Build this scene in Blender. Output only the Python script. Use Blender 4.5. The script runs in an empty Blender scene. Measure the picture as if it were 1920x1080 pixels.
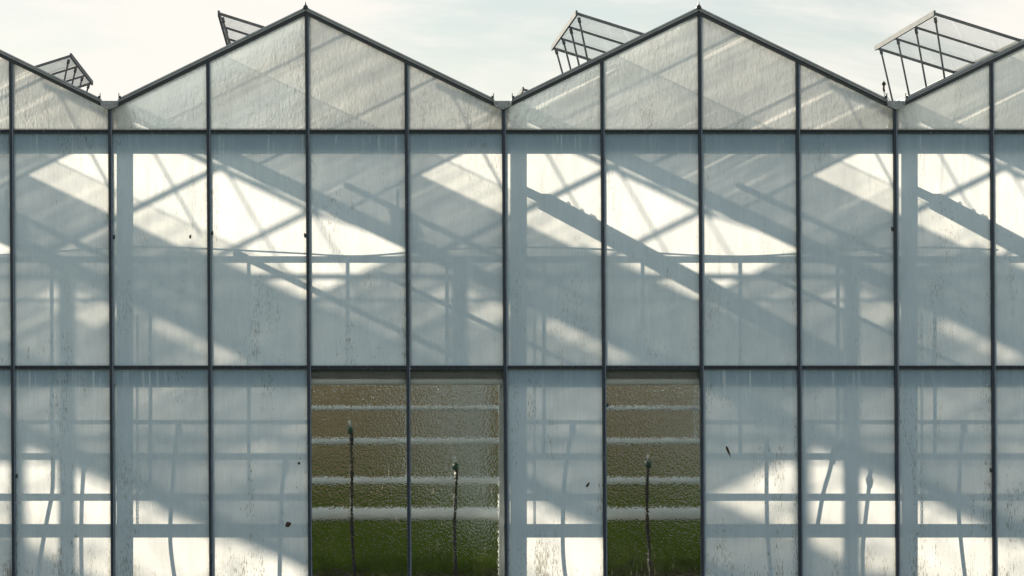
import bpy, math, random
from mathutils import Vector
random.seed(7)
S = bpy.context.scene
COL = S.collection
PX = 183.6                      # pixels of the photograph per metre at the facade plane

# ------------------------------------------------------------------ camera
cam = bpy.data.cameras.new('camera'); camo = bpy.data.objects.new('camera', cam); COL.objects.link(camo)
DIST = 31.0
camo.location = ((603-960)/PX, -DIST, 5+(190-705)/PX)
camo.rotation_euler = (math.radians(90), 0, 0)
cam.sensor_width = 36; cam.lens = 36*DIST/(1920/PX)
cam.shift_x = 357/1920; cam.shift_y = 165/1920
cam.clip_start = 0.5; cam.clip_end = 4000
S.camera = camo

# ------------------------------------------------------------------ light
KX, KZ = 0.78, 0.367            # shift of a shadow per metre of depth, right and down
sun_vec = Vector((-KX, 1.0, KZ)).normalized()
ELEV = math.asin(sun_vec.z); AZ = math.atan2(sun_vec.x, sun_vec.y)   # from +Y, clockwise positive
sl = bpy.data.lights.new('sun', 'SUN'); so = bpy.data.objects.new('sun', sl); COL.objects.link(so)
sl.energy = 5.0; sl.angle = math.radians(0.55); sl.color = (1.0, 0.905, 0.74)
so.rotation_euler = sun_vec.to_track_quat('Z', 'Y').to_euler()

W = bpy.data.worlds.new('World'); S.world = W; W.use_nodes = True
nt = W.node_tree; nt.nodes.clear()
def N(t, ty, **kw):
    n = t.nodes.new(ty)
    for k, v in kw.items():
        if k == 'op': n.operation = v
        elif hasattr(n, k): setattr(n, k, v)
    return n
def inp(t, n, i, v):
    s = n.inputs[i]
    if isinstance(v, bpy.types.NodeSocket): t.links.new(v, s)
    else: s.default_value = v
def math_(t, op, a, b=0.0, c=0.0, clamp=False):
    n = N(t, 'ShaderNodeMath', op=op); n.use_clamp = clamp
    inp(t, n, 0, a); inp(t, n, 1, b)
    if op in ('MULTIPLY_ADD', 'SMOOTH_MIN', 'COMPARE'): inp(t, n, 2, c)
    return n.outputs[0]
def mapr(t, v, a, b, c=0.0, d=1.0, smooth=True):
    n = N(t, 'ShaderNodeMapRange'); n.interpolation_type = 'SMOOTHSTEP' if smooth else 'LINEAR'
    n.clamp = True
    inp(t, n, 0, v); inp(t, n, 1, a); inp(t, n, 2, b); inp(t, n, 3, c); inp(t, n, 4, d)
    return n.outputs[0]
def mixc(t, f, a, b, mode='MIX'):
    n = N(t, 'ShaderNodeMix'); n.data_type = 'RGBA'; n.blend_type = mode
    inp(t, n, 0, f)
    for i, v in ((6, a), (7, b)):
        if isinstance(v, tuple) and len(v) == 3: v = (*v, 1)
        inp(t, n, i, v)
    return n.outputs[2]
def noise(t, vec, scale, detail=3.0, rough=0.5, dist=0.0):
    n = N(t, 'ShaderNodeTexNoise'); inp(t, n, 'Vector', vec)
    inp(t, n, 'Scale', scale); inp(t, n, 'Detail', detail); inp(t, n, 'Roughness', rough); inp(t, n, 'Distortion', dist)
    return n.outputs['Fac']
def vmul(t, v, m):
    n = N(t, 'ShaderNodeVectorMath', op='MULTIPLY'); inp(t, n, 0, v); inp(t, n, 1, m); return n.outputs[0]
def vadd(t, v, m):
    n = N(t, 'ShaderNodeVectorMath', op='ADD'); inp(t, n, 0, v); inp(t, n, 1, m); return n.outputs[0]
def sep(t, v):
    n = N(t, 'ShaderNodeSeparateXYZ'); inp(t, n, 0, v); return n.outputs
def comb(t, x, y, z):
    n = N(t, 'ShaderNodeCombineXYZ'); inp(t, n, 0, x); inp(t, n, 1, y); inp(t, n, 2, z); return n.outputs[0]

sky = N(nt, 'ShaderNodeTexSky'); sky.sky_type = 'NISHITA'; sky.sun_disc = False
sky.sun_elevation = ELEV; sky.sun_rotation = AZ
sky.air_density = 1.0; sky.dust_density = 0.5; sky.ozone_density = 1.0
tc = N(nt, 'ShaderNodeTexCoord')
d = sep(nt, tc.outputs['Generated'])
zc = math_(nt, 'ADD', math_(nt, 'MAXIMUM', d[2], 0.0), 0.12)
cl = comb(nt, math_(nt, 'DIVIDE', d[0], zc), math_(nt, 'DIVIDE', d[1], zc), 0.0)
dv = comb(nt, math_(nt, 'MULTIPLY_ADD', d[2], -0.9, d[0]), d[1], math_(nt, 'MULTIPLY_ADD', d[0], 0.5, math_(nt, 'MULTIPLY', d[2], 4.2)))
n1 = noise(nt, dv, 5.5, 8, 0.60, 0.5)
n2 = noise(nt, dv, 1.7, 3, 0.5)
cf = math_(nt, 'MULTIPLY', mapr(nt, n1, 0.36, 0.62), mapr(nt, n2, 0.34, 0.58, 0.40, 1.0), clamp=True)
CLOUD = (9.6, 9.15, 8.5)
skyc = mixc(nt, math_(nt, 'MULTIPLY_ADD', cf, 0.64, 0.32), sky.outputs[0], CLOUD)
bg = N(nt, 'ShaderNodeBackground'); inp(nt, bg, 0, skyc); inp(nt, bg, 1, 0.0500)
wo = N(nt, 'ShaderNodeOutputWorld'); nt.links.new(bg.outputs[0], wo.inputs[0])

S.view_settings.view_transform = 'Standard'; S.view_settings.look = 'None'
S.view_settings.exposure = 1.1; S.view_settings.gamma = 1.0; S.view_settings.use_curve_mapping = False
S.render.engine = 'CYCLES'
S.cycles.use_denoising = True
S.cycles.max_bounces = 12; S.cycles.diffuse_bounces = 5; S.cycles.glossy_bounces = 4
S.cycles.transmission_bounces = 8; S.cycles.transparent_max_bounces = 32
S.cycles.sample_clamp_indirect = 6.0
S.cycles.blur_glossy = 0.5

# ------------------------------------------------------------------ materials
def newmat(name):
    m = bpy.data.materials.new(name); m.use_nodes = True
    t = m.node_tree; t.nodes.clear()
    o = N(t, 'ShaderNodeOutputMaterial')
    return m, t, o
def out(t, o, sh): t.links.new(sh, o.inputs[0])
def mixs(t, f, a, b):
    n = N(t, 'ShaderNodeMixShader'); inp(t, n, 0, f); t.links.new(a, n.inputs[1]); t.links.new(b, n.inputs[2]); return n.outputs[0]
def bsdf(t, ty, color=None, rough=None, normal=None, **kw):
    n = N(t, ty)
    if color is not None:
        if isinstance(color, tuple) and len(color) == 3: color = (*color, 1)
        inp(t, n, 'Color', color)
    if rough is not None: inp(t, n, 'Roughness', rough)
    if normal is not None: inp(t, n, 'Normal', normal)
    for k, v in kw.items(): inp(t, n, k, v)
    return n.outputs[0]
def bump(t, h, strength, dist):
    n = N(t, 'ShaderNodeBump'); inp(t, n, 'Strength', strength); inp(t, n, 'Distance', dist); inp(t, n, 'Height', h)
    return n.outputs[0]
def geo_pos(t): return N(t, 'ShaderNodeNewGeometry').outputs['Position']
def uvn(t, name):
    n = N(t, 'ShaderNodeUVMap'); n.uv_map = name; return sep(t, n.outputs[0])

def metal(name, c1, c2, rough=0.45, metallic=0.0, scale=9.0, bmp=0.15, streak=True, spec=0.5, deposit=0.0):
    m, t, o = newmat(name); p = geo_pos(t)
    a = noise(t, vmul(t, p, (6, 6, 1.2) if streak else (1, 1, 1)), scale, 5, 0.6)
    b = noise(t, p, scale*9, 2, 0.6)
    c = mixc(t, mapr(t, math_(t, 'MULTIPLY_ADD', b, 0.35, math_(t, 'MULTIPLY', a, 0.75)), 0.36, 0.74), c1, c2)
    if deposit > 0:
        q = noise(t, vmul(t, p, (1, 1, 0.12)), 70, 3, 0.6)
        c = mixc(t, math_(t, 'MULTIPLY', mapr(t, q, 0.60, 0.74), deposit), c, (0.42, 0.47, 0.52))
    b1 = N(t, 'ShaderNodeBsdfPrincipled'); inp(t, b1, 'Base Color', c); inp(t, b1, 'Metallic', metallic)
    inp(t, b1, 'Roughness', mapr(t, a, 0.3, 0.7, rough-0.1, rough+0.15)); inp(t, b1, 'Specular IOR Level', spec)
    inp(t, b1, 'Normal', bump(t, b, bmp, 0.002))
    out(t, o, b1.outputs[0]); return m
M = {}
M['frame'] = metal('painted_frame', (0.007, 0.017, 0.030), (0.021, 0.041, 0.068), 0.42, 0, 7, 0.2, deposit=0.25)
M['frame_light_edge'] = metal('painted_frame_highlight', (0.09, 0.135, 0.19), (0.18, 0.24, 0.32), 0.38, 0, 9, 0.2)  # lighter copy of the frame paint: mullion highlight put into the colour
M['rail'] = metal('weathered_rail', (0.007, 0.014, 0.023), (0.027, 0.045, 0.065), 0.5, 0, 9, 0.3, deposit=0.6)
M['alu'] = metal('aluminium_trim', (0.26, 0.30, 0.33), (0.42, 0.46, 0.48), 0.42, 0.0, 6, 0.1, False)
M['vent_frame'] = metal('vent_frame_aluminium', (0.11, 0.12, 0.125), (0.19, 0.20, 0.205), 0.7, 0.0, 6, 0.1, False, spec=0.08)
M['alu_dark'] = metal('dark_trim', (0.018, 0.026, 0.034), (0.045, 0.058, 0.068), 0.45, 0.1, 6, 0.1, False)
M['gutter'] = metal('galvanised_gutter', (0.16, 0.19, 0.20), (0.42, 0.46, 0.48), 0.5, 0.3, 30, 0.6, False)
M['galv'] = metal('galvanised_steel', (0.42, 0.45, 0.46), (0.60, 0.63, 0.64), 0.5, 0.1, 6, 0.1, False)
M['beam'] = metal('dull_beam_steel', (0.13, 0.14, 0.13), (0.20, 0.21, 0.20), 0.6, 0, 6, 0.1, False)
M['white_pipe'] = metal('white_pipe_paint', (0.58, 0.64, 0.67), (0.70, 0.74, 0.76), 0.4, 0, 6, 0.1, False)
M['black_hose'] = metal('black_hose_rubber', (0.004, 0.0035, 0.003), (0.010, 0.008, 0.007), 0.6, 0, 12, 0.2, False)
M['green_plastic'] = metal('green_plastic', (0.004, 0.045, 0.028), (0.008, 0.07, 0.042), 0.4, 0, 12, 0.1, False)
M['debris'] = metal('dried_debris', (0.02, 0.016, 0.012), (0.06, 0.045, 0.03), 0.8, 0, 40, 0.4, False)
M['concrete'] = metal('concrete', (0.22, 0.21, 0.20), (0.34, 0.33, 0.31), 0.85, 0, 3, 0.4, False)
M['wood'] = metal('brown_boards', (0.13, 0.092, 0.034), (0.22, 0.158, 0.060), 0.8, 0, 3, 0.4, False)

def pane_mat(name, ripple, dirt, drip, algae, base_t=0.80):
    """milky condensation-fogged glass: scatters the light that falls on its far side"""
    m, t, o = newmat(name); p = geo_pos(t)
    rnd = N(t, 'ShaderNodeObjectInfo').outputs['Random']
    u, v = uvn(t, 'top')[0:2]; w, h = uvn(t, 'foot')[0:2]
    off = comb(t, math_(t, 'MULTIPLY', rnd, 37.0), 0.0, math_(t, 'MULTIPLY', rnd, 53.0))
    q = vadd(t, p, off)
    # vertical running specks
    s1 = noise(t, vmul(t, q, (1, 1, 0.14)), 100, 3, 0.62)
    s1b = noise(t, vmul(t, q, (1, 1, 0.35)), 190, 2, 0.6)
    zone = noise(t, vmul(t, q, (1.0, 1, 0.45)), 2.3, 3, 0.6)
    zone2 = noise(t, vmul(t, q, (6.0, 1, 0.25)), 2.0, 2, 0.6)
    edge = mapr(t, math_(t, 'MINIMUM', u, w), 0.0, 0.07, 1.0, 0.0)
    foot = mapr(t, h, 0.0, 0.60, 1.0, 0.0)
    zz = math_(t, 'ADD', mapr(t, math_(t, 'MULTIPLY', zone, math_(t, 'ADD', zone2, 0.5)), 0.42, 0.72), math_(t, 'MULTIPLY', edge, 0.55))
    zz = math_(t, 'ADD', zz, math_(t, 'MULTIPLY', foot, algae))
    thr = math_(t, 'SUBTRACT', 0.70, math_(t, 'MULTIPLY', zz, 0.14))
    spk = mapr(t, math_(t, 'MULTIPLY_ADD', s1b, 0.30, math_(t, 'MULTIPLY', s1, 0.78)), thr, math_(t, 'ADD', thr, 0.06))
    spk = math_(t, 'MULTIPLY', spk, math_(t, 'MULTIPLY', dirt, math_(t, 'MULTIPLY_ADD', rnd, 0.7, 0.55)), clamp=True)
    # pale lime runs below the rail
    r1 = noise(t, vmul(t, vadd(t, q, comb(t, math_(t, 'MULTIPLY', noise(t, q, 6.0, 2), 0.018), 0.0, 0.0)), (1, 1, 0.02)), 52, 2, 0.5)
    rl = noise(t, vmul(t, q, (1, 1, 0.0)), 21, 1, 0.5)
    reach = mapr(t, v, 0.02, math_(t, 'MULTIPLY_ADD', mapr(t, rl, 0.3, 0.7), 1.3, 0.15), 1.0, 0.0)
    run = math_(t, 'MULTIPLY', math_(t, 'MULTIPLY', mapr(t, r1, 0.56, 0.68), reach), drip, clamp=True)
    # soft cloudiness of the film
    haze = noise(t, vmul(t, q, (1, 1, 0.12)), 9, 4, 0.6)
    fine = noise(t, vmul(t, q, (1, 1, 0.05)), 85, 3, 0.6)
    film = math_(t, 'ADD', math_(t, 'ADD', math_(t, 'MULTIPLY', mapr(t, haze, 0.3, 0.7), 0.10), math_(t, 'MULTIPLY', mapr(t, noise(t, q, 2.1, 4, 0.6), 0.3, 0.7), 0.10)), math_(t, 'MULTIPLY', mapr(t, fine, 0.35, 0.65), 0.09))
    tr = math_(t, 'MULTIPLY_ADD', film, -1.0, 1.0)
    tr = math_(t, 'MULTIPLY', tr, math_(t, 'MULTIPLY_ADD', rnd, 0.10, base_t-0.05))
    tcol = mixc(t, 1.0, (1.0, 0.975, 0.93), comb(t, tr, tr, tr), 'MULTIPLY')
    tcol = mixc(t, spk, tcol, (0.20, 0.185, 0.135))
    if ripple > 0.5:          # stain where the gutters drip
        px_ = sep(t, p)[0]; per = 735.8/PX; x0 = (208-960)/PX
        dg = math_(t, 'ABSOLUTE', math_(t, 'SUBTRACT', math_(t, 'MODULO', math_(t, 'ADD', px_, 5*per-x0+per/2), per), per/2))
        st = math_(t, 'MULTIPLY', mapr(t, dg, 0.03, 0.26, 1.0, 0.0), mapr(t, noise(t, vmul(t, q, (1, 1, 0.3)), 18, 4, 0.65), 0.38, 0.66, 0.1, 0.8))
        tcol = mixc(t, st, tcol, (0.16, 0.15, 0.12))
    grime = math_(t, 'MULTIPLY', math_(t, 'MAXIMUM', edge, mapr(t, h, 0.0, 0.05, 0.8, 0.0)), mapr(t, noise(t, vmul(t, q, (1, 1, 0.4)), 26, 4, 0.65), 0.32, 0.62, 0.15, 0.75))
    tcol = mixc(t, grime, tcol, (0.24, 0.22, 0.15))
    dcol = mixc(t, spk, (0.60, 0.64, 0.62) if ripple > 0.5 else (0.40, 0.65, 0.85), (0.10, 0.09, 0.065))
    dcol = mixc(t, run, dcol, (0.80, 0.86, 0.90))
    # relief
    rp = noise(t, vmul(t, q, (1, 1, 0.45)), 26 if ripple > 0.5 else 17, 3, 0.55, 0.6)
    rp2 = noise(t, vmul(t, q, (1, 1, 0.3)), 55, 2, 0.55)
    nb = bump(t, math_(t, 'MULTIPLY_ADD', rp2, 0.35, rp), ripple, 0.03)
    trans = bsdf(t, 'ShaderNodeBsdfTranslucent', tcol, normal=nb)
    dif = bsdf(t, 'ShaderNodeBsdfDiffuse', dcol)
    sh = mixs(t, math_(t, 'MULTIPLY_ADD', run, 0.40, 0.45), trans, dif)
    if ripple > 0.5: sh = mixs(t, 0.18, sh, bsdf(t, 'ShaderNodeBsdfRefraction', (0.95, 0.95, 0.92), 0.30, nb, IOR=1.12))
    gl = bsdf(t, 'ShaderNodeBsdfGlossy', (1, 1, 1), 0.22, nb)
    fr = N(t, 'ShaderNodeFresnel'); inp(t, fr, 0, 1.45)
    sh = mixs(t, math_(t, 'MULTIPLY', fr.outputs[0], 0.9), sh, gl)
    out(t, o, sh); return m
M['pane'] = pane_mat('milky_glass', 0.10, 0.6, 0.5, 0.15)
M['pane_low'] = pane_mat('milky_glass_algae', 0.10, 0.7, 0.55, 0.6)
M['pane_gable'] = pane_mat('rippled_milky_glass', 0.62, 0.40, 0.1, 0.35, 0.97)

def pebble_mat():
    m, t, o = newmat('pebbled_clear_glass'); p = geo_pos(t)
    rnd = N(t, 'ShaderNodeObjectInfo').outputs['Random']
    h = uvn(t, 'foot')[1]
    a = N(t, 'ShaderNodeTexVoronoi'); a.feature = 'SMOOTH_F1'; inp(t, a, 'Vector', vadd(t, p, comb(t, math_(t, 'MULTIPLY', noise(t, p, 30, 2), 0.03), 0.0, math_(t, 'MULTIPLY', noise(t, p, 27, 2), 0.03))))
    inp(t, a, 'Scale', 50); inp(t, a, 'Smoothness', 0.6)
    b = noise(t, p, 60, 2, 0.5)
    hgt = math_(t, 'MULTIPLY_ADD', b, 0.6, a.outputs[0])
    nb = bump(t, hgt, 0.75, 0.012)
    re = bsdf(t, 'ShaderNodeBsdfRefraction', (0.88, 0.90, 0.86), 0.02, nb, IOR=1.14)
    veil_n = noise(t, vmul(t, p, (1, 1, 0.06)), 60, 3, 0.6)
    veil = math_(t, 'MULTIPLY_ADD', mapr(t, veil_n, 0.62, 0.72), 0.16, 0.004)
    tl = bsdf(t, 'ShaderNodeBsdfTranslucent', (0.75, 0.72, 0.62), normal=nb)
    df = bsdf(t, 'ShaderNodeBsdfDiffuse', (0.30, 0.31, 0.27))
    sh = mixs(t, veil, re, tl)
    sh = mixs(t, 0.006, sh, df)
    gl = bsdf(t, 'ShaderNodeBsdfGlossy', (1, 1, 1), 0.08, nb)
    fr = N(t, 'ShaderNodeFresnel'); inp(t, fr, 0, 1.45)
    sh = mixs(t, math_(t, 'MULTIPLY', fr.outputs[0], 0.35), sh, gl)
    out(t, o, sh); return m
M['pebble'] = pebble_mat()

def roof_mat(name, t0, t1, tl):
    """old roof glass: part of the sun passes straight through, the dirty film scatters the rest"""
    m, t, o = newmat(name); p = geo_pos(t)
    # dirt runs down the slope, so it is long in x/z and narrow in y
    a = noise(t, vmul(t, p, (0.35, 4.0, 0.35)), 1.6, 4, 0.6)
    b = noise(t, vmul(t, p, (0.8, 1.0, 0.8)), 1.3, 3, 0.6)
    f = mapr(t, math_(t, 'MULTIPLY_ADD', a, 0.6, math_(t, 'MULTIPLY', b, 0.4)), 0.40, 0.62, t0, t1)
    c2 = noise(t, vmul(t, p, (0.10, 5.0, 0.10)), 2.6, 2, 0.5)
    f = math_(t, 'ADD', f, mapr(t, c2, 0.66, 0.71, 0.0, 0.35), clamp=True)
    tp = bsdf(t, 'ShaderNodeBsdfTransparent', (1.0, 0.99, 0.96))
    sc = mixs(t, tl, bsdf(t, 'ShaderNodeBsdfDiffuse', (0.50, 0.53, 0.55)), bsdf(t, 'ShaderNodeBsdfTranslucent', (0.60, 0.73, 0.83)))
    out(t, o, mixs(t, f, sc, tp)); return m
M['roof'] = roof_mat('fogged_roof_glass', 0.15, 0.29, 0.85)
M['roof_glow_pane'] = roof_mat('glow_patch_roof_glass', 0.25, 0.45, 0.7)  # for the added patches that throw faint glows on the facade
M['roof_far'] = roof_mat('dimmed_roof_glass', 0.04, 0.13, 0.92)  # lets less sun through, chosen to even out light on the lower rows
M['roof_low'] = roof_mat('streaked_roof_glass', 0.06, 0.17, 0.85)
M['roof_added_clear'] = roof_mat('added_clear_roof_glass', 0.55, 0.85, 0.55)  # for the added strip that broadens the sun band below the vents

def clear_mat():
    m, t, o = newmat('clear_vent_glass'); p = geo_pos(t)
    tp = bsdf(t, 'ShaderNodeBsdfTransparent', (0.93, 0.95, 0.94))
    gl = bsdf(t, 'ShaderNodeBsdfGlossy', (1, 1, 1), 0.03, bump(t, noise(t, p, 2.5, 2), 0.1, 0.02))
    df = bsdf(t, 'ShaderNodeBsdfTranslucent', (0.7, 0.72, 0.72))
    lw = N(t, 'ShaderNodeFresnel'); inp(t, lw, 0, 1.45)
    sh = mixs(t, math_(t, 'MULTIPLY', mapr(t, noise(t, p, 3, 4, 0.6), 0.4, 0.75), 0.15), tp, df)
    out(t, o, mixs(t, math_(t, 'MULTIPLY', lw.outputs[0], 0.6), sh, gl)); return m
M['clear'] = clear_mat()

def ground_mat(name, c1, c2, c3, sc):
    m, t, o = newmat(name); p = geo_pos(t)
    a = noise(t, p, sc, 6, 0.65); b = noise(t, p, sc*12, 3, 0.6)
    c = mixc(t, mapr(t, a, 0.35, 0.65), c1, c2); c = mixc(t, mapr(t, b, 0.5, 0.75), c, c3)
    b1 = N(t, 'ShaderNodeBsdfPrincipled'); inp(t, b1, 'Base Color', c); inp(t, b1, 'Roughness', 0.95)
    inp(t, b1, 'Normal', bump(t, b, 0.5, 0.03)); out(t, o, b1.outputs[0]); return m
M['grass'] = ground_mat('grass_ground', (0.05, 0.075, 0.025), (0.08, 0.10, 0.04), (0.11, 0.10, 0.06), 0.6)
M['soil'] = ground_mat('bare_soil', (0.09, 0.068, 0.04), (0.14, 0.105, 0.065), (0.17, 0.13, 0.085), 0.8)
def leaf_mat():
    m, t, o = newmat('crop_leaf'); p = geo_pos(t)
    a = noise(t, p, 3, 4, 0.6)
    c = mixc(t, mapr(t, a, 0.3, 0.7), (0.055, 0.105, 0.004), (0.115, 0.175, 0.012))
    sh = mixs(t, 0.35, bsdf(t, 'ShaderNodeBsdfDiffuse', c), bsdf(t, 'ShaderNodeBsdfTranslucent', c))
    out(t, o, sh); return m
M['leaf'] = leaf_mat()

# ------------------------------------------------------------------ mesh helpers
class MB:
    def __init__(s): s.v = []; s.f = []; s.smooth = set()
    def quad_prism(s, a, b):      # two loops of the same length joined to a closed solid
        n = len(a); o = len(s.v); s.v += [tuple(p) for p in a] + [tuple(p) for p in b]
        s.f.append(tuple(range(o+n-1, o-1, -1))); s.f.append(tuple(range(o+n, o+2*n)))
        for i in range(n):
            j = (i+1) % n; s.f.append((o+i, o+j, o+n+j, o+n+i))
        return s
    def box(s, x0, x1, y0, y1, z0, z1):
        return s.quad_prism([(x0,y0,z0),(x0,y1,z0),(x1,y1,z0),(x1,y0,z0)], [(x0,y0,z1),(x0,y1,z1),(x1,y1,z1),(x1,y0,z1)])
    def poly_y(s, pts, y0, y1):   # polygon in x/z, extruded in y
        return s.quad_prism([(x,y0,z) for x,z in pts], [(x,y1,z) for x,z in pts])
    def tube(s, pts, r, n=10, caps=True):
        pts = [Vector(p) for p in pts]; rs = r if isinstance(r, (list, tuple)) else [r]*len(pts)
        o = len(s.v)
        for i, p in enumerate(pts):
            d = (pts[min(i+1, len(pts)-1)] - pts[max(i-1, 0)]).normalized()
            up = Vector((0,0,1)) if abs(d.z) < 0.9 else Vector((1,0,0))
            a = d.cross(up).normalized(); b = d.cross(a).normalized()
            for k in range(n):
                t = 2*math.pi*k/n; s.v.append(tuple(p + (a*math.cos(t) + b*math.sin(t))*rs[i]))
        for i in range(len(pts)-1):
            for k in range(n):
                k2 = (k+1) % n
                s.smooth.add(len(s.f)); s.f.append((o+i*n+k, o+i*n+k2, o+(i+1)*n+k2, o+(i+1)*n+k))
        if caps:
            s.f.append(tuple(o+k for k in range(n-1, -1, -1))); s.f.append(tuple(o+(len(pts)-1)*n+k for k in range(n)))
        return s
    def bar(s, p, q, w, h, up=(0,0,1)):
        p, q = Vector(p), Vector(q); d = (q-p).normalized(); up = Vector(up)
        a = d.cross(up).normalized()*(w/2); b = a.cross(d).normalized()*(h/2)
        return s.quad_prism([p-a-b, p+a-b, p+a+b, p-a+b], [q-a-b, q+a-b, q+a+b, q-a+b])
    def mesh(s, name, mat):
        me = bpy.data.meshes.new(name); me.from_pydata(s.v, [], s.f); me.update()
        for i in s.smooth: me.polygons[i].use_smooth = True
        me.materials.append(M[mat]); return me
    def build(s, name, mat, parent=None, loc=None):
        return link(s.mesh(name, mat), name, parent, loc)
def link(me, name, parent=None, loc=None):
    o = bpy.data.objects.new(name, me); COL.objects.link(o)
    if loc is not None: o.location = loc
    if parent is not None: o.parent = parent
    return o
def tag(o, label=None, cat=None, group=None, kind=None):
    if label: o['label'] = label
    if cat: o['category'] = cat
    if group: o['group'] = group
    if kind: o['kind'] = kind
    return o
def FX(px, py=470): return (px - 960 + 0.0062*(py-470))/PX
def FZ(py): return 5 + (190-py)/PX
def F(px, py, y=0.0): return (FX(px, py), y, FZ(py))

# ------------------------------------------------------------------ ground
g = MB(); g.v = [(-600,-600,0),(600,-600,0),(600,600,0),(-600,600,0)]; g.f = [(0,1,2,3)]
tag(g.build('ground', 'grass'), kind='structure')
DEPTH = 36.0
GUT = [208 + 735.8*n for n in range(-3, 4)]
XL, XR = FX(GUT[0]), FX(GUT[-1])
g = MB(); g.v = [(XL,0.05,0.004),(XR,0.05,0.004),(XR,DEPTH,0.004),(XL,DEPTH,0.004)]; g.f = [(0,1,2,3)]
tag(g.build('soil_floor', 'soil'), kind='structure')

# ------------------------------------------------------------------ greenhouse
gh = bpy.data.objects.new('greenhouse', None); COL.objects.link(gh); gh.location = (0, 0, 0)
tag(gh, 'wide glass greenhouse with peaked gables and milky panes in dark blue frames', 'greenhouse')

RIDGE_PY, HALF, GUT_PY = 14.0, 353.0, 186.0
SL = (GUT_PY-RIDGE_PY)/HALF                    # roof slope
def roof_py(px):
    return min(GUT_PY, min(RIDGE_PY + SL*abs(px-(a+367.9)) for a in GUT))
MUL = [-528, -344, -161, 23, 208, 392.5, 578, 764, 946, 1131, 1314, 1497, 1679, 1860.5, 2046, 2231, 2415]
RAILS = [247.0, 689.0]
BOT = 1088.0
gutset = {-528, 208, 946, 1679, 2415}
ridgeset = {-161, 578, 1314, 2046}

# --- panes
def pane(poly, mat, y=0.0, name='pane', label=None, top=None):
    me = bpy.data.meshes.new(name)
    vs = [F(px, py, y) for px, py in poly]
    me.from_pydata(vs, [], [tuple(range(len(vs)))]); me.update()
    x0, x1 = min(v[0] for v in vs), max(v[0] for v in vs); z0 = min(v[2] for v in vs)
    z1 = max(v[2] for v in vs)
    a = me.uv_layers.new(name='top'); b = me.uv_layers.new(name='foot')
    for li, l in enumerate(me.loops):
        v = vs[l.vertex_index]
        a.data[li].uv = (v[0]-x0, z1-v[2]); b.data[li].uv = (x1-v[0], v[2]-z0)
    me.materials.append(M[mat])
    o = link(me, name, gh)
    if label: o['label'] = label
    return o
CLEAR = {(578, 764), (764, 946), (1131, 1314)}
for a, b in zip(MUL, MUL[1:]):
    # gable row
    lo = RAILS[0]
    if a in gutset:   poly = [(a, lo), (b, lo), (b, roof_py(b)+9), (a+22, GUT_PY+6), (a, GUT_PY+18)]
    elif b in gutset: poly = [(a, lo), (b, lo), (b, GUT_PY+18), (b-22, GUT_PY+6), (a, roof_py(a)+9)]
    else:             poly = [(a, lo), (b, lo), (b, roof_py(b)+9), (a, roof_py(a)+9)]
    pane(poly, 'pane_gable')
    pane([(a, RAILS[1]), (b, RAILS[1]), (b, RAILS[0]), (a, RAILS[0])], 'pane')
    if (a, b) in CLEAR: pane([(a, BOT), (b, BOT), (b, RAILS[1]), (a, RAILS[1])], 'pebble', label='pebbled clear glass pane looking into the green crop')
    else: pane([(a, BOT), (b, BOT), (b, RAILS[1]), (a, RAILS[1])], 'pane_low')

# --- mullions
for a in MUL:
    t0 = (GUT_PY+14) if a in gutset else roof_py(a)+7
    w = 4.6/PX
    m = MB()
    def strip(l, r, y0, y1, top=t0):
        m.quad_prism([F(a+l, BOT, y0), F(a+l, BOT, y1), F(a+r, BOT, y1), F(a+r, BOT, y0)],
                     [F(a+l, top, y0), F(a+l, top, y1), F(a+r, top, y1), F(a+r, top, y0)])
    strip(-3.9, 3.9, -0.018, 0.022)
    strip(-3.5, 0.3, -0.042, -0.018, t0+5)
    o = m.build('mullion', 'frame', gh)
    m = MB(); strip(1.3, 3.6, -0.034, -0.0185, t0+5); m.build('highlight_strip', 'frame_light_edge', o)
for a, py, sd in ((208, 445, 1), (578, 442, -1), (1131, 760, 1), (1679, 430, -1), (1860.5, 882, -1), (392.5, 438, 1), (23, 893, 1)):
    m = MB(); x = FX(a, py) + sd*5.0/PX
    m.box(x-0.012, x+0.012, -0.030, -0.002, FZ(py)-0.02, FZ(py)+0.02); m.box(x-0.004+sd*0.012, x+0.004+sd*0.012, -0.026, -0.002, FZ(py)-0.012, FZ(py)+0.028)
    m.build('clamp', 'rail', gh)
# --- rails between the mullions
for y0 in RAILS:
    for a, b in zip(MUL, MUL[1:]):
        dirty = y0 > 500 and (a, b) in CLEAR
        m = MB()
        def seg(t, bt, ya, yb):
            m.quad_prism([F(a+3.9, bt+y0, ya), F(a+3.9, bt+y0, yb), F(b-3.9, bt+y0, yb), F(b-3.9, bt+y0, ya)],
                         [F(a+3.9, t+y0, ya), F(a+3.9, t+y0, yb), F(b-3.9, t+y0, yb), F(b-3.9, t+y0, ya)])
        seg(-3.5, 3.6 + (2 if dirty else 0), -0.012, 0.018)
        seg(-3.3, -0.9, -0.030, -0.012)
        seg(0.8, 3.4, -0.026, -0.012)
        m.build('rail', 'rail', gh)
# --- plinth
m = MB(); m.box(XL, XR, -0.10, 0.015, 0.0, FZ(BOT)); m.build('plinth', 'concrete', gh)

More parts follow.
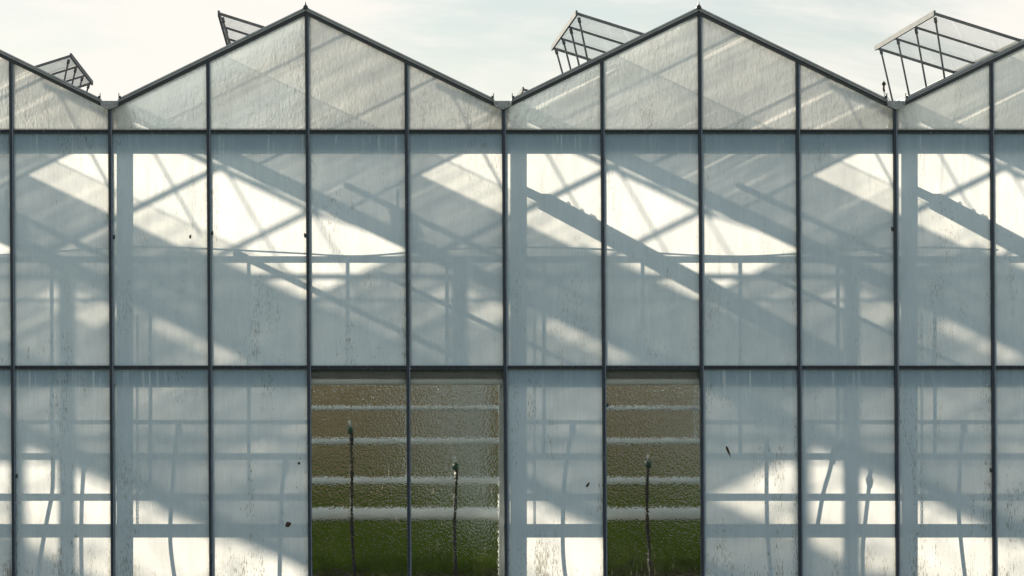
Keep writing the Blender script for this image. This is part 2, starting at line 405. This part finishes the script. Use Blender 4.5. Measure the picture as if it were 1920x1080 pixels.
# --- verge trims, one down each slope
def slope_strip(m, px0, px1, d0, d1, y0, y1):
    m.quad_prism([F(px0, roof_py(px0)+d1, y0), F(px0, roof_py(px0)+d1, y1), F(px0, roof_py(px0)+d0, y1), F(px0, roof_py(px0)+d0, y0)],
                 [F(px1, roof_py(px1)+d1, y0), F(px1, roof_py(px1)+d1, y1), F(px1, roof_py(px1)+d0, y1), F(px1, roof_py(px1)+d0, y0)])
for n in range(len(GUT)-1):
    r = GUT[n]+367.9
    for side in (-1, 1):
        p0, p1 = r + side*0.6, r + side*(HALF-2)
        if side < 0: p0, p1 = p1, p0
        m = MB(); slope_strip(m, p0, p1, 0.0, 7.0, -0.060, 0.03)
        o = m.build('verge_trim', 'alu', gh)
        m = MB(); slope_strip(m, p0, p1, 3.2, 4.1, -0.064, -0.0605); m.build('groove', 'alu_dark', o)
        m = MB(); slope_strip(m, p0, p1, 7.0, 14.0, -0.046, 0.03); m.build('lower_lip', 'alu_dark', o)
    m = MB(); c = FX(r, 14); z = FZ(14)
    m.poly_y([(c-0.028, z-0.02), (c+0.028, z-0.02), (c+0.022, z+0.004), (c+0.006, z+0.022), (c+0.004, z+0.046), (c-0.004, z+0.046), (c-0.006, z+0.022), (c-0.022, z+0.004)], -0.072, 0.03)
    m.build('ridge_finial', 'alu_dark', gh)
    m = MB(); m.box(c-0.03, c+0.03, 0.035, DEPTH, z-0.055, z-0.01); m.build('ridge_bar', 'alu', gh)

# --- gutters
for gx in GUT:
    c = FX(gx, 190); e = PX
    prof = [(-20, 184), (-18, 184), (-15.5, 189), (-13.5, 198), (0, 203.5), (13.5, 198), (15.5, 189), (18, 184), (20, 184),
            (17.5, 191), (15.5, 200), (0, 206.5), (-15.5, 200), (-17.5, 191)]
    m = MB(); m.poly_y([(c+q/e, FZ(z)) for q, z in prof], -0.085, DEPTH)
    o = m.build('gutter', 'gutter', gh)
    m = MB(); m.poly_y([(c+q/e, FZ(z)) for q, z in [(-15.0, 190.2), (15.0, 190.2), (13.2, 197.6), (0, 203.0), (-13.2, 197.6)]], -0.072, -0.05)
    m.build('end_plate', 'gutter', o)
    for s_ in (-1, 1):
        m = MB(); m.box(c+s_*19/e-0.012, c+s_*19/e+0.012, -0.088, -0.05, FZ(185), FZ(181))
        m.box(c+s_*17.5/e-0.004, c+s_*17.5/e+0.004, -0.082, -0.07, FZ(181), FZ(176))
        m.build('clip', 'alu_dark', o)

# --- roof glass: fixed sheets with gaps where the vents stand open
PANE_Y = 1.2; SEC = 4.5
VL = 3*PANE_Y
LV = [3.0 + 9.0*i for i in range(4)]
RV = [7.5 + 9.0*i for i in range(4) if 7.5+9.0*i+VL < DEPTH]
VENT = 178.0/math.cos(0)                       # reach of an open vent in pixels, measured flat
closed_dx = 166.0                              # the opening it leaves in the slope, measured flat
def slope_pt(r, side, dx, y, lift=0.0):
    return (FX(r+side*dx, 14+SL*dx), y, FZ(RIDGE_PY+4+SL*dx)+lift)
def roof_sheet(name, mat, r, side, d0, d1, spans):
    me = MB()
    for ya, yb in spans:
        o = len(me.v)
        me.v += [slope_pt(r, side, d0, ya), slope_pt(r, side, d1, ya), slope_pt(r, side, d1, yb), slope_pt(r, side, d0, yb)]
        me.f.append((o, o+1, o+2, o+3))
    return me.build(name, mat, gh)
for n in range(len(GUT)-1):
    r = GUT[n]+367.9
    for side, vents in ((-1, LV), (1, RV)):
        spans = []; y = 0.03
        for v in vents: spans.append((y, v)); y = v+VL
        spans.append((y, DEPTH))
        if side < 0:
            glow_panes = [(7.35, 8.15, 38, 92), (8.5, 9.5, 8, 44)]  # added see-through patches, placed to cast soft glows on the front panes
            rest = [(a, b) for a, b in spans if b > 12.1 or b < 4] + [(3.0+VL, 7.35), (8.15, 8.5), (9.5, 12.0)]
            roof_sheet('roof_glazing', 'roof', r, side, 4, closed_dx, [q for q in rest if q[1] < 4]); roof_sheet('roof_glazing', 'roof_far', r, side, 4, closed_dx, [q for q in rest if q[1] >= 4])
            for a, b, d0, d1 in glow_panes:
                roof_sheet('added_clear_glazing', 'roof_glow_pane', r, side, d0, d1, [(a, b)])
                roof_sheet('roof_glazing', 'roof_far', r, side, 4, d0, [(a, b)]); roof_sheet('roof_glazing', 'roof_far', r, side, d1, closed_dx, [(a, b)])
        else: roof_sheet('roof_glazing', 'roof', r, side, 4, closed_dx, spans)
        roof_sheet('lower_roof_glazing', 'roof_low', r, side, closed_dx, 218, spans)
        roof_sheet('added_clear_glazing', 'roof_added_clear', r, side, closed_dx, 218, [(v, v+VL) for v in vents])  # added clear strip under each vent, makes its bright band deeper
        roof_sheet('lower_roof_glazing', 'roof_low', r, side, 218, 356, [(0.03, 3.0)]); roof_sheet('lower_roof_glazing', 'roof_far', r, side, 218, 356, [(3.0, DEPTH)])
        m = MB(); m.bar(slope_pt(r, side, closed_dx, 0.05, 0.0), slope_pt(r, side, closed_dx, DEPTH, 0.0), 0.012, 0.008)
        m.build('purlin', 'alu', gh)
        m = MB(); k = 1
        while True:
            y = 3.0 + (k-3)*PANE_Y; k += 1
            if y > DEPTH: break
            if y < 0.2: continue
            inside = any(v+0.1 < y < v+VL-0.1 for v in vents)
            m.bar(slope_pt(r, side, 4, y, 0.0), slope_pt(r, side, 345, y, 0.0), 0.045 if inside and y < 8 else 0.02, 0.04 if inside and y < 8 else 0.022)
        o = m.build('glazing_bars', 'alu', gh); o['kind'] = 'stuff'

# --- roof vents, hinged at the ridge and propped open
def make_vent(r, side, y0, full):
    c = FX(r, 14); z = FZ(RIDGE_PY+1)
    dx, dz = side*0.97, 0.305
    P = lambda f, y, l=0.0: (side*0.02 + dx*f - side*l*0.3, y, dz*f + l)
    m = MB()
    m.bar(P(0, 0), P(0, VL), 0.03, 0.035)                     # hinge rail
    m.bar(P(0, 0.017), P(1, 0.017), 0.03, 0.03); m.bar(P(0, VL-0.017), P(1, VL-0.017), 0.03, 0.03)
    m.bar(P(1, -0.02), P(1, VL+0.02), 0.022, 0.06)           # free edge
    o = m.build('roof_vent', 'vent_frame', gh, (c, y0, z))
    panes = [(k*PANE_Y, (k+1)*PANE_Y) for k in range(3)] if full else [(0, VL)]
    for ya, yb in panes:
        g = MB(); g.v = [P(0.02, ya+0.02, 0.004), P(0.98, ya+0.02, 0.004), P(0.98, yb-0.02, 0.004), P(0.02, yb-0.02, 0.004)]; g.f = [(0, 1, 2, 3)]
        g.build('vent_pane', 'clear', o)
    for k in (1, 2):
        g = MB(); g.bar(P(0.01, k*PANE_Y, -0.01), P(0.985, k*PANE_Y, -0.01), 0.025, 0.025); g.build('vent_bar', 'vent_frame', o)
    for k in range(4):
        y = 0.14 + k*(VL-0.28)/3
        tpt = Vector(P(0.95, y, -0.03)); b = Vector((side*(0.72-0.06*k/3), y + 0.42, -0.62))
        g = MB(); g.tube([b, tpt], 0.012, 8); g.tube([tpt - (tpt-b)*0.045, tpt + (tpt-b)*0.012], 0.02, 8)
        g.build('prop_rod', 'vent_frame', o)
    return o
for n in range(len(GUT)-1):
    r = GUT[n]+367.9
    for v in LV: make_vent(r, -1, v, v < 15 and n >= 2)
    for v in RV: make_vent(r, 1, v, v < 15 and n >= 2)

# --- columns, beams and lattice girders inside
for gx in (208-735.8, 208, 946, 1679, 2415):
    m = MB(); x = FX(gx, 600)
    m.box(x-0.0535, x+0.0535, 0.138, 0.218, 0, FZ(200)); m.build('column', 'galv', gh)
for row in range(1, 8):
    y = 4.56 + (row-1)*SEC
    for gx in GUT[1:-1]:
        m = MB(); x = FX(gx, 500); m.box(x-0.05, x+0.05, y-0.05, y+0.05, 0, FZ(207)); m.build('column', 'galv', gh)
    m = MB()
    m.box(XL, XR, y-0.025, y+0.025, FZ(216), FZ(207)); m.box(XL, XR, y-0.015, y+0.015, FZ(258), FZ(253))
    x = XL; k = 0
    while x < XR-0.5:
        m.bar((x, y, FZ(255)), (x, y, FZ(214)), 0.02, 0.02, (0, 1, 0)); x += 2.0038; k += 1
    m.build('lattice_girder', 'galv', gh)
for t0, b0 in ((240, 284), (683, 722)):
    m = MB(); m.box(XL, XR, 0.030, 0.085, FZ(b0-13), FZ(t0)); o = m.build('cross_beam', 'beam', gh)
    m = MB(); m.tube([(XL, 0.066, FZ(b0-6.5)), (XR, 0.066, FZ(b0-6.5))], 6.3/PX, 14); m.build('beam_lip', 'white_pipe', o)
# slender uprights half a metre behind the glass
for a in MUL[:-1]:
    m = MB(); x = FX(a, 600); m.box(x-0.011, x+0.011, 0.50, 0.522, FZ(829 if a > 900 or a < 100 else 904), FZ(452)); m.build('upright', 'galv', gh)

# --- side and rear walls
for nm, x in (('side_wall', XL), ('side_wall', XR)):
    g = MB(); g.v = [(x, 0, 0), (x, DEPTH, 0), (x, DEPTH, FZ(200)), (x, 0, FZ(200))]; g.f = [(0, 1, 2, 3)]
    g.build(nm, 'roof', gh)
for n in range(len(GUT)-1):
    r = GUT[n]; g = MB()
    g.v = [(FX(r), DEPTH, 4.2), (FX(r+735.8), DEPTH, 4.2), (FX(r+735.8), DEPTH, FZ(190)), (FX(r+367.9), DEPTH, FZ(18)), (FX(r), DEPTH, FZ(190))]
    g.f = [(0, 1, 2, 3, 4)]; g.build('rear_glazing', 'roof', gh)
    if n < 2:     # front of the bays beyond the left edge of the picture
        g = MB(); x0, x1 = FX(r), FX(r+735.8)
        g.v = [(x0, 0, 0.12), (x1, 0, 0.12), (x1, 0, FZ(200)), (FX(r+367.9), 0, FZ(22)), (x0, 0, FZ(200))]; g.f = [(0, 1, 2, 3, 4)]
        g.build('front_glazing', 'roof', gh)
rw = MB()
for k in range(21): rw.box(XL, XR, DEPTH-0.03-0.012*(k % 2), DEPTH-0.002, 0.006+k*0.2, 0.194+k*0.2)
rw.build('rear_boarding', 'wood', gh)['kind'] = 'stuff'

# ------------------------------------------------------------------ pipes along the gable
def wall_pipe(py, dia, y, label, mat='white_pipe'):
    m = MB(); r = dia/2/PX
    m.tube([(XL+0.3, 0, 0), (XR-0.3, 0, 0)], r, 16)
    o = m.build('heating_pipe', mat, None, (0, y, FZ(py)))
    tag(o, label, 'pipe', 'horizontal pipes along the inside of the gable wall')
    return o
wall_pipe(459, 12, 0.41, 'grey pipe shadowed across the tall middle panes, highest of the horizontal pipes', 'galv')
wall_pipe(766, 8, 0.38, 'thin pale pipe behind the clear panes, first below the blue-white beam')
wall_pipe(829, 12, 0.40, 'pale pipe behind the clear panes, second below the blue-white beam')
wall_pipe(904, 13, 0.42, 'pale pipe behind the clear panes, just above the green crop')
wall_pipe(967, 24, 0.42, 'thickest pale pipe, lowest behind the clear panes')

# ------------------------------------------------------------------ pipes and trays running into the house
def long_pipe(px, py, y0, y1, dia, label, drop=0.0):
    m = MB(); r = dia/2/PX
    m.tube([(0, 0, 0), (0, 0.02, 0), (0, y1-y0, -drop*(y1-y0))], [r*0.7, r, r], 12)
    if y0 < 1: m.tube([(0, -0.02, 0), (0, 0.10, 0)], r*1.25, 12)
    o = m.build('supply_pipe', 'galv', None, (FX(px, py), y0, FZ(py)))
    return tag(o, label, 'pipe', 'pipes running back into the greenhouse')
long_pipe(361, 437, 0.6, 3.6, 12, 'round-ended pipe whose slanting shadow crosses the third pane from the left')
long_pipe(629, 474, 0.6, 3.6, 9, 'slim pipe shadowed in the tall pane above the left clear pane')
long_pipe(1350, 474, 0.6, 3.6, 9, 'slim pipe shadowed in the tall pane right of the second ridge')
for q, lab in ((-316, 'thick pipe whose slanting shadow enters at the left edge of the picture'), (420, 'thick pipe shadowed in the tall pane left of the second gutter'), (1156, 'thick pipe shadowed in the tall pane left of the third gutter')):
    long_pipe(q, 239, 1.6, 5.2, 12, lab)
def tray(px, label):
    m = MB(); L = 3.85; h = 0.155; dr = 0.05
    m.quad_prism([(-0.05, 0, -h), (0.05, 0, -h), (0.065, 0, 0), (-0.065, 0, 0)], [(-0.05, L, -h-dr*L), (0.05, L, -h-dr*L), (0.065, L, -dr*L), (-0.065, L, -dr*L)])
    m.bar((0, -0.35, -0.06), (0, 0.05, -0.06), 0.03, 0.09)
    o = m.build('cable_tray', 'galv', None, (FX(px), 0.52, FZ(328)))
    tag(o, label, 'tray', 'trays under the gutters')
    for k, y in enumerate((0.32, 0.50, 0.62, 0.66)):
        m = MB(); z = -dr*y; m.tube([(0, y, z-0.01), (0, y, z+0.045), (0, y+0.015, z+0.055), (0, y+0.03, z+0.045), (0, y+0.03, z+0.02)], 0.007, 6); m.build('hook', 'galv', o)
tray(944, 'sloping tray shadowed as a broad diagonal right of the second gutter post')
tray(1678, 'sloping tray shadowed as a broad diagonal right of the third gutter post')

# ------------------------------------------------------------------ hoses, chains
def hose(px, py, y, bend, label, seed):
    rr = random.Random(seed); m = MB()
    x, z = FX(px, py), FZ(py)
    pts = []
    for i in range(14):
        f = i/13; zz = -0.05 - f*(z-0.06)
        pts.append((bend*(f*f) + 0.012*math.sin(f*5+seed), 0.01*math.sin(f*7), zz))
    m.tube(pts, [0.017 + 0.003*math.sin(i*1.7+seed) for i in range(14)], 8)
    o = m.build('drip_hose', 'black_hose', None, (x, y, z))
    tag(o, label, 'hose', 'hoses hanging behind the gable glass')
    m = MB(); m.tube([(0, 0, -0.06), (0, 0, -0.03), (0, 0, 0.0), (0, 0, 0.02)], [0.02, 0.034, 0.034, 0.018], 10); m.build('connector', 'green_plastic', o)
    m = MB(); m.tube([(-0.004, 0, 0.02), (-0.004, 0, 0.08)], 0.010, 8); m.build('nozzle', 'white_pipe', o)
hose(655, 803, 0.20, 0.07, 'dark hose with green connector hanging in the left clear pane', 1)
hose(853, 872, 0.20, 0.0, 'dark hose with green connector in the clear pane beside the milky one', 2)
hose(1216, 868, 0.20, 0.02, 'dark hose with green connector in the clear pane standing alone', 3)
def hose2(pts, y, label):
    m = MB(); x0, z0 = FX(*pts[0]), FZ(pts[0][1])
    P = [Vector((FX(a, b)-x0, 0, FZ(b)-z0)) for a, b in pts]; Q = []
    for i in range(len(P)-1):
        for k in range(4):
            t = k/4; p0 = P[max(i-1, 0)]; p1 = P[i]; p2 = P[i+1]; p3 = P[min(i+2, len(P)-1)]
            Q.append(0.5*((2*p1)+(p2-p0)*t+(2*p0-5*p1+4*p2-p3)*t*t+(3*p1-p0-3*p2+p3)*t*t*t))
    Q.append(P[-1]); m.tube(Q, 0.017, 8)
    o = m.build('drip_hose', 'black_hose', None, (x0, y, z0)); tag(o, label, 'hose', 'hoses hanging behind the gable glass')
    m = MB(); m.tube([Q[2]+Vector((0, 0, 0.05)), Q[2], Q[2]-Vector((0, 0, 0.07))], [0.02, 0.032, 0.02], 8); m.build('connector', 'green_plastic', o)
HS = 0.30; hx, hz = KX*HS*PX, KZ*HS*PX         # a hose stands this far from its shadow on the glass
def shadow_hose(pts, label): hose2([(a-hx, b-hz) for a, b in pts], HS, label)
shadow_hose([(97, 800), (97, 870), (95, 925), (85, 975), (70, 1060), (66, 1100)], 'curved hose shadowed in the bright patch at the lower left')
shadow_hose([(157, 850), (153, 900), (150, 960), (149, 1030), (150, 1100)], 'straight hose shadowed left of the first gutter post')
shadow_hose([(338, 790), (328, 830), (322, 900), (316, 990), (318, 1040), (326, 1100)], 'bent hose shadowed low in the second pane from the left')
shadow_hose([(536, 855), (528, 900), (524, 960), (520, 1100)], 'hose shadowed in the milky pane left of the clear panes')
shadow_hose([(1076, 790), (1066, 830), (1056, 900), (1052, 1000), (1054, 1060), (1060, 1100)], 'hose shadowed in the milky pane between the clear panes')
shadow_hose([(1437, 820), (1435, 880), (1435, 960), (1438, 1030), (1444, 1100)], 'upright hose shadowed in the pane right of the lone clear pane')
shadow_hose([(1562, 840), (1554, 880), (1541, 925), (1530, 985)], 'short slanting hose shadowed in the lower right bright patch')
shadow_hose([(1630, 880), (1625, 930), (1618, 990), (1614, 1040), (1616, 1100)], 'hose shadowed just left of the third gutter post')
shadow_hose([(1810, 790), (1800, 830), (1795, 950), (1798, 1010), (1808, 1100)], 'curved hose shadowed right of the third gutter post')
cp = [(-60, 474), (0, 478), (100, 472), (265, 463), (400, 467), (560, 475), (680, 480), (830, 468), (1000, 464), (1140, 468), (1290, 478), (1420, 480), (1570, 470), (1740, 464), (1900, 470), (2010, 476)]
cy = 0.40; m = MB(); P = [Vector((FX(a-KX*cy*PX), 0, FZ(b-KZ*cy*PX))) for a, b in cp]; Q = []
for i in range(1, len(P)-2):
    for k in range(5):
        t = k/5; p0, p1, p2, p3 = P[i-1:i+3]
        Q.append(0.5*((2*p1)+(p2-p0)*t+(2*p0-5*p1+4*p2-p3)*t*t+(3*p1-p0-3*p2+p3)*t*t*t))
m.tube([q - Q[0] for q in Q], 0.009, 6)
tag(m.build('cable', 'black_hose', None, (Q[0].x, cy, Q[0].z)), 'thin sagging cable shadowed just above the long horizontal pipe of the tall panes', 'cable')
def motor(px, py, label):
    y = 0.9; x, z = FX(px-KX*y*PX), FZ(py-KZ*y*PX); m = MB()
    m.poly_y([(-0.16, 0.13), (0.02, 0.10), (0.06, 0.06), (0.10, -0.02), (0.135, -0.10), (0.13, -0.115), (0.05, -0.125), (-0.10, -0.12)], -0.05, 0.05)
    o = m.build('vent_motor', 'beam', None, (x, y, z)); tag(o, label, 'motor', 'motors hung below the thick pipes')
    m = MB(); m.tube([(-0.1, 0, 0.11), (-0.1, 0, 0.35)], 0.012, 6); m.build('hanger', 'galv', o)
motor(764, 420, 'wedge-shaped motor shadowed beside the fifth post, below the left gable')
motor(30, 420, 'wedge-shaped motor shadowed at the left edge of the picture')
def chain(px, label):
    y = 0.28; sx = px - KX*y*PX; m = MB(); z0 = FZ(575); x = FX(sx, 700)
    n = 56; L = 0.0385
    for k in range(n):
        z = -k*L; pts = []
        for i in range(9):
            t = 2*math.pi*i/8; c_, s_ = math.cos(t)*0.011, math.sin(t)*0.025
            pts.append((c_ if k % 2 else 0.0, 0.0 if k % 2 else c_, z+s_))
        m.tube(pts, 0.0042, 5, False)
    o = m.build('chain', 'galv', None, (x, y, z0)); tag(o, label, 'chain', 'chains beside the gutter posts')
    m = MB(); zb = -n*L
    pts = [(0, 0, zb), (0, 0, zb-0.03)] + [(0.03*math.sin(t), 0, zb-0.06+0.03*math.cos(t)) for t in [0.3, 0.9, 1.5, 2.1, 2.8, 3.5, 4.2]]
    m.tube(pts, 0.007, 6); m.build('hook', 'galv', o)
chain(256, 'thin chain with hook hanging right of the first gutter post')
chain(1001, 'thin chain with hook hanging right of the second gutter post')
chain(1727, 'thin chain with hook hanging right of the third gutter post')

# ------------------------------------------------------------------ crop
def crop():
    rr = random.Random(3); v = []; f = []
    for i in range(52000):
        y = 0.9 + 23.5*rr.random()**1.2; x = XL+8.5 + rr.random()*(XR-XL-9.5)
        h = 0.10 + 0.16*rr.random()**0.8 + 0.04*math.sin(y*5.6)
        a = rr.random()*6.283; ln = 0.07+0.09*rr.random(); wd = ln*(0.28+0.2*rr.random()); tl = 0.25+rr.random()*0.9
        dx, dy = math.cos(a), math.sin(a); o = len(v)
        v += [(x, y, h-0.05), (x+dx*ln*.5-dy*wd, y+dy*ln*.5+dx*wd, h+ln*tl*.4), (x+dx*ln, y+dy*ln, h+ln*tl*.3), (x+dx*ln*.5+dy*wd, y+dy*ln*.5-dx*wd, h+ln*tl*.4)]
        f.append((o, o+1, o+2, o+3))
    me = bpy.data.meshes.new('crop'); me.from_pydata(v, [], f); me.update(); me.materials.append(M['leaf'])
    tag(link(me, 'crop'), 'low green crop covering the greenhouse floor behind the clear panes', 'crop', kind='stuff')
crop()

# ------------------------------------------------------------------ small things outside
m = MB(); m.tube([(0, 0, 0.0), (-0.012, 0, 0.05), (-0.02, 0, 0.10)], 0.003, 6); m.tube([(0.05, 0, 0.0), (0.012, 0, 0.05), (-0.016, 0, 0.11)], 0.003, 6)
m.tube([(-0.018, 0, 0.10), (-0.018, 0, 0.115), (-0.022, 0, 0.13), (-0.02, 0, 0.165)], [0.006, 0.013, 0.011, 0.010], 8)
m.tube([(-0.02, 0, 0.165), (-0.02, 0, 0.175), (-0.02, 0, 0.19), (-0.02, 0, 0.202)], [0.012, 0.021, 0.021, 0.010], 10); m.tube([(-0.02, 0, 0.20), (-0.02, 0, 0.212)], 0.006, 6)
tag(m.build('sensor', 'debris', None, (FX(1666, 186), 0.10, FZ(189))), 'tiny dark sensor on two legs standing on the right-hand gutter', 'sensor')
def fleck(px, py, w, h, tilt, label, seed):
    rr = random.Random(seed); m = MB(); n = 9; pts = []
    for i in range(n):
        t = 2*math.pi*i/n; q = 0.55+0.6*rr.random()
        a, b = math.cos(t)*w/2*q/PX, math.sin(t)*h/2*q/PX
        pts.append((a*math.cos(tilt)-b*math.sin(tilt), a*math.sin(tilt)+b*math.cos(tilt)))
    m.poly_y(pts, -0.003, 0.0)
    o = m.build('leaf_fragment', 'debris', None, (FX(px, py), -0.0015, FZ(py)))
    tag(o, label, 'leaf')
fleck(357, 444, 6, 8, 0.2, 'tiny dark fleck stuck high on the second pane from the left', 1)
fleck(537, 983, 9, 16, -0.5, 'dark scrap stuck low on the milky pane left of the clear panes', 2)
fleck(1363, 846, 6, 26, 0.35, 'long thin dark scrap on the pane right of the lone clear pane', 3)
fleck(1100, 908, 6, 12, -0.6, 'small dark fleck on the milky pane between the clear panes', 4)
fleck(558, 869, 5, 6, 0.1, 'tiny dark fleck by the post left of the clear panes', 5)
fleck(573, 442, 7, 9, 0.1, 'dark fleck against the tall post below the left ridge', 6)
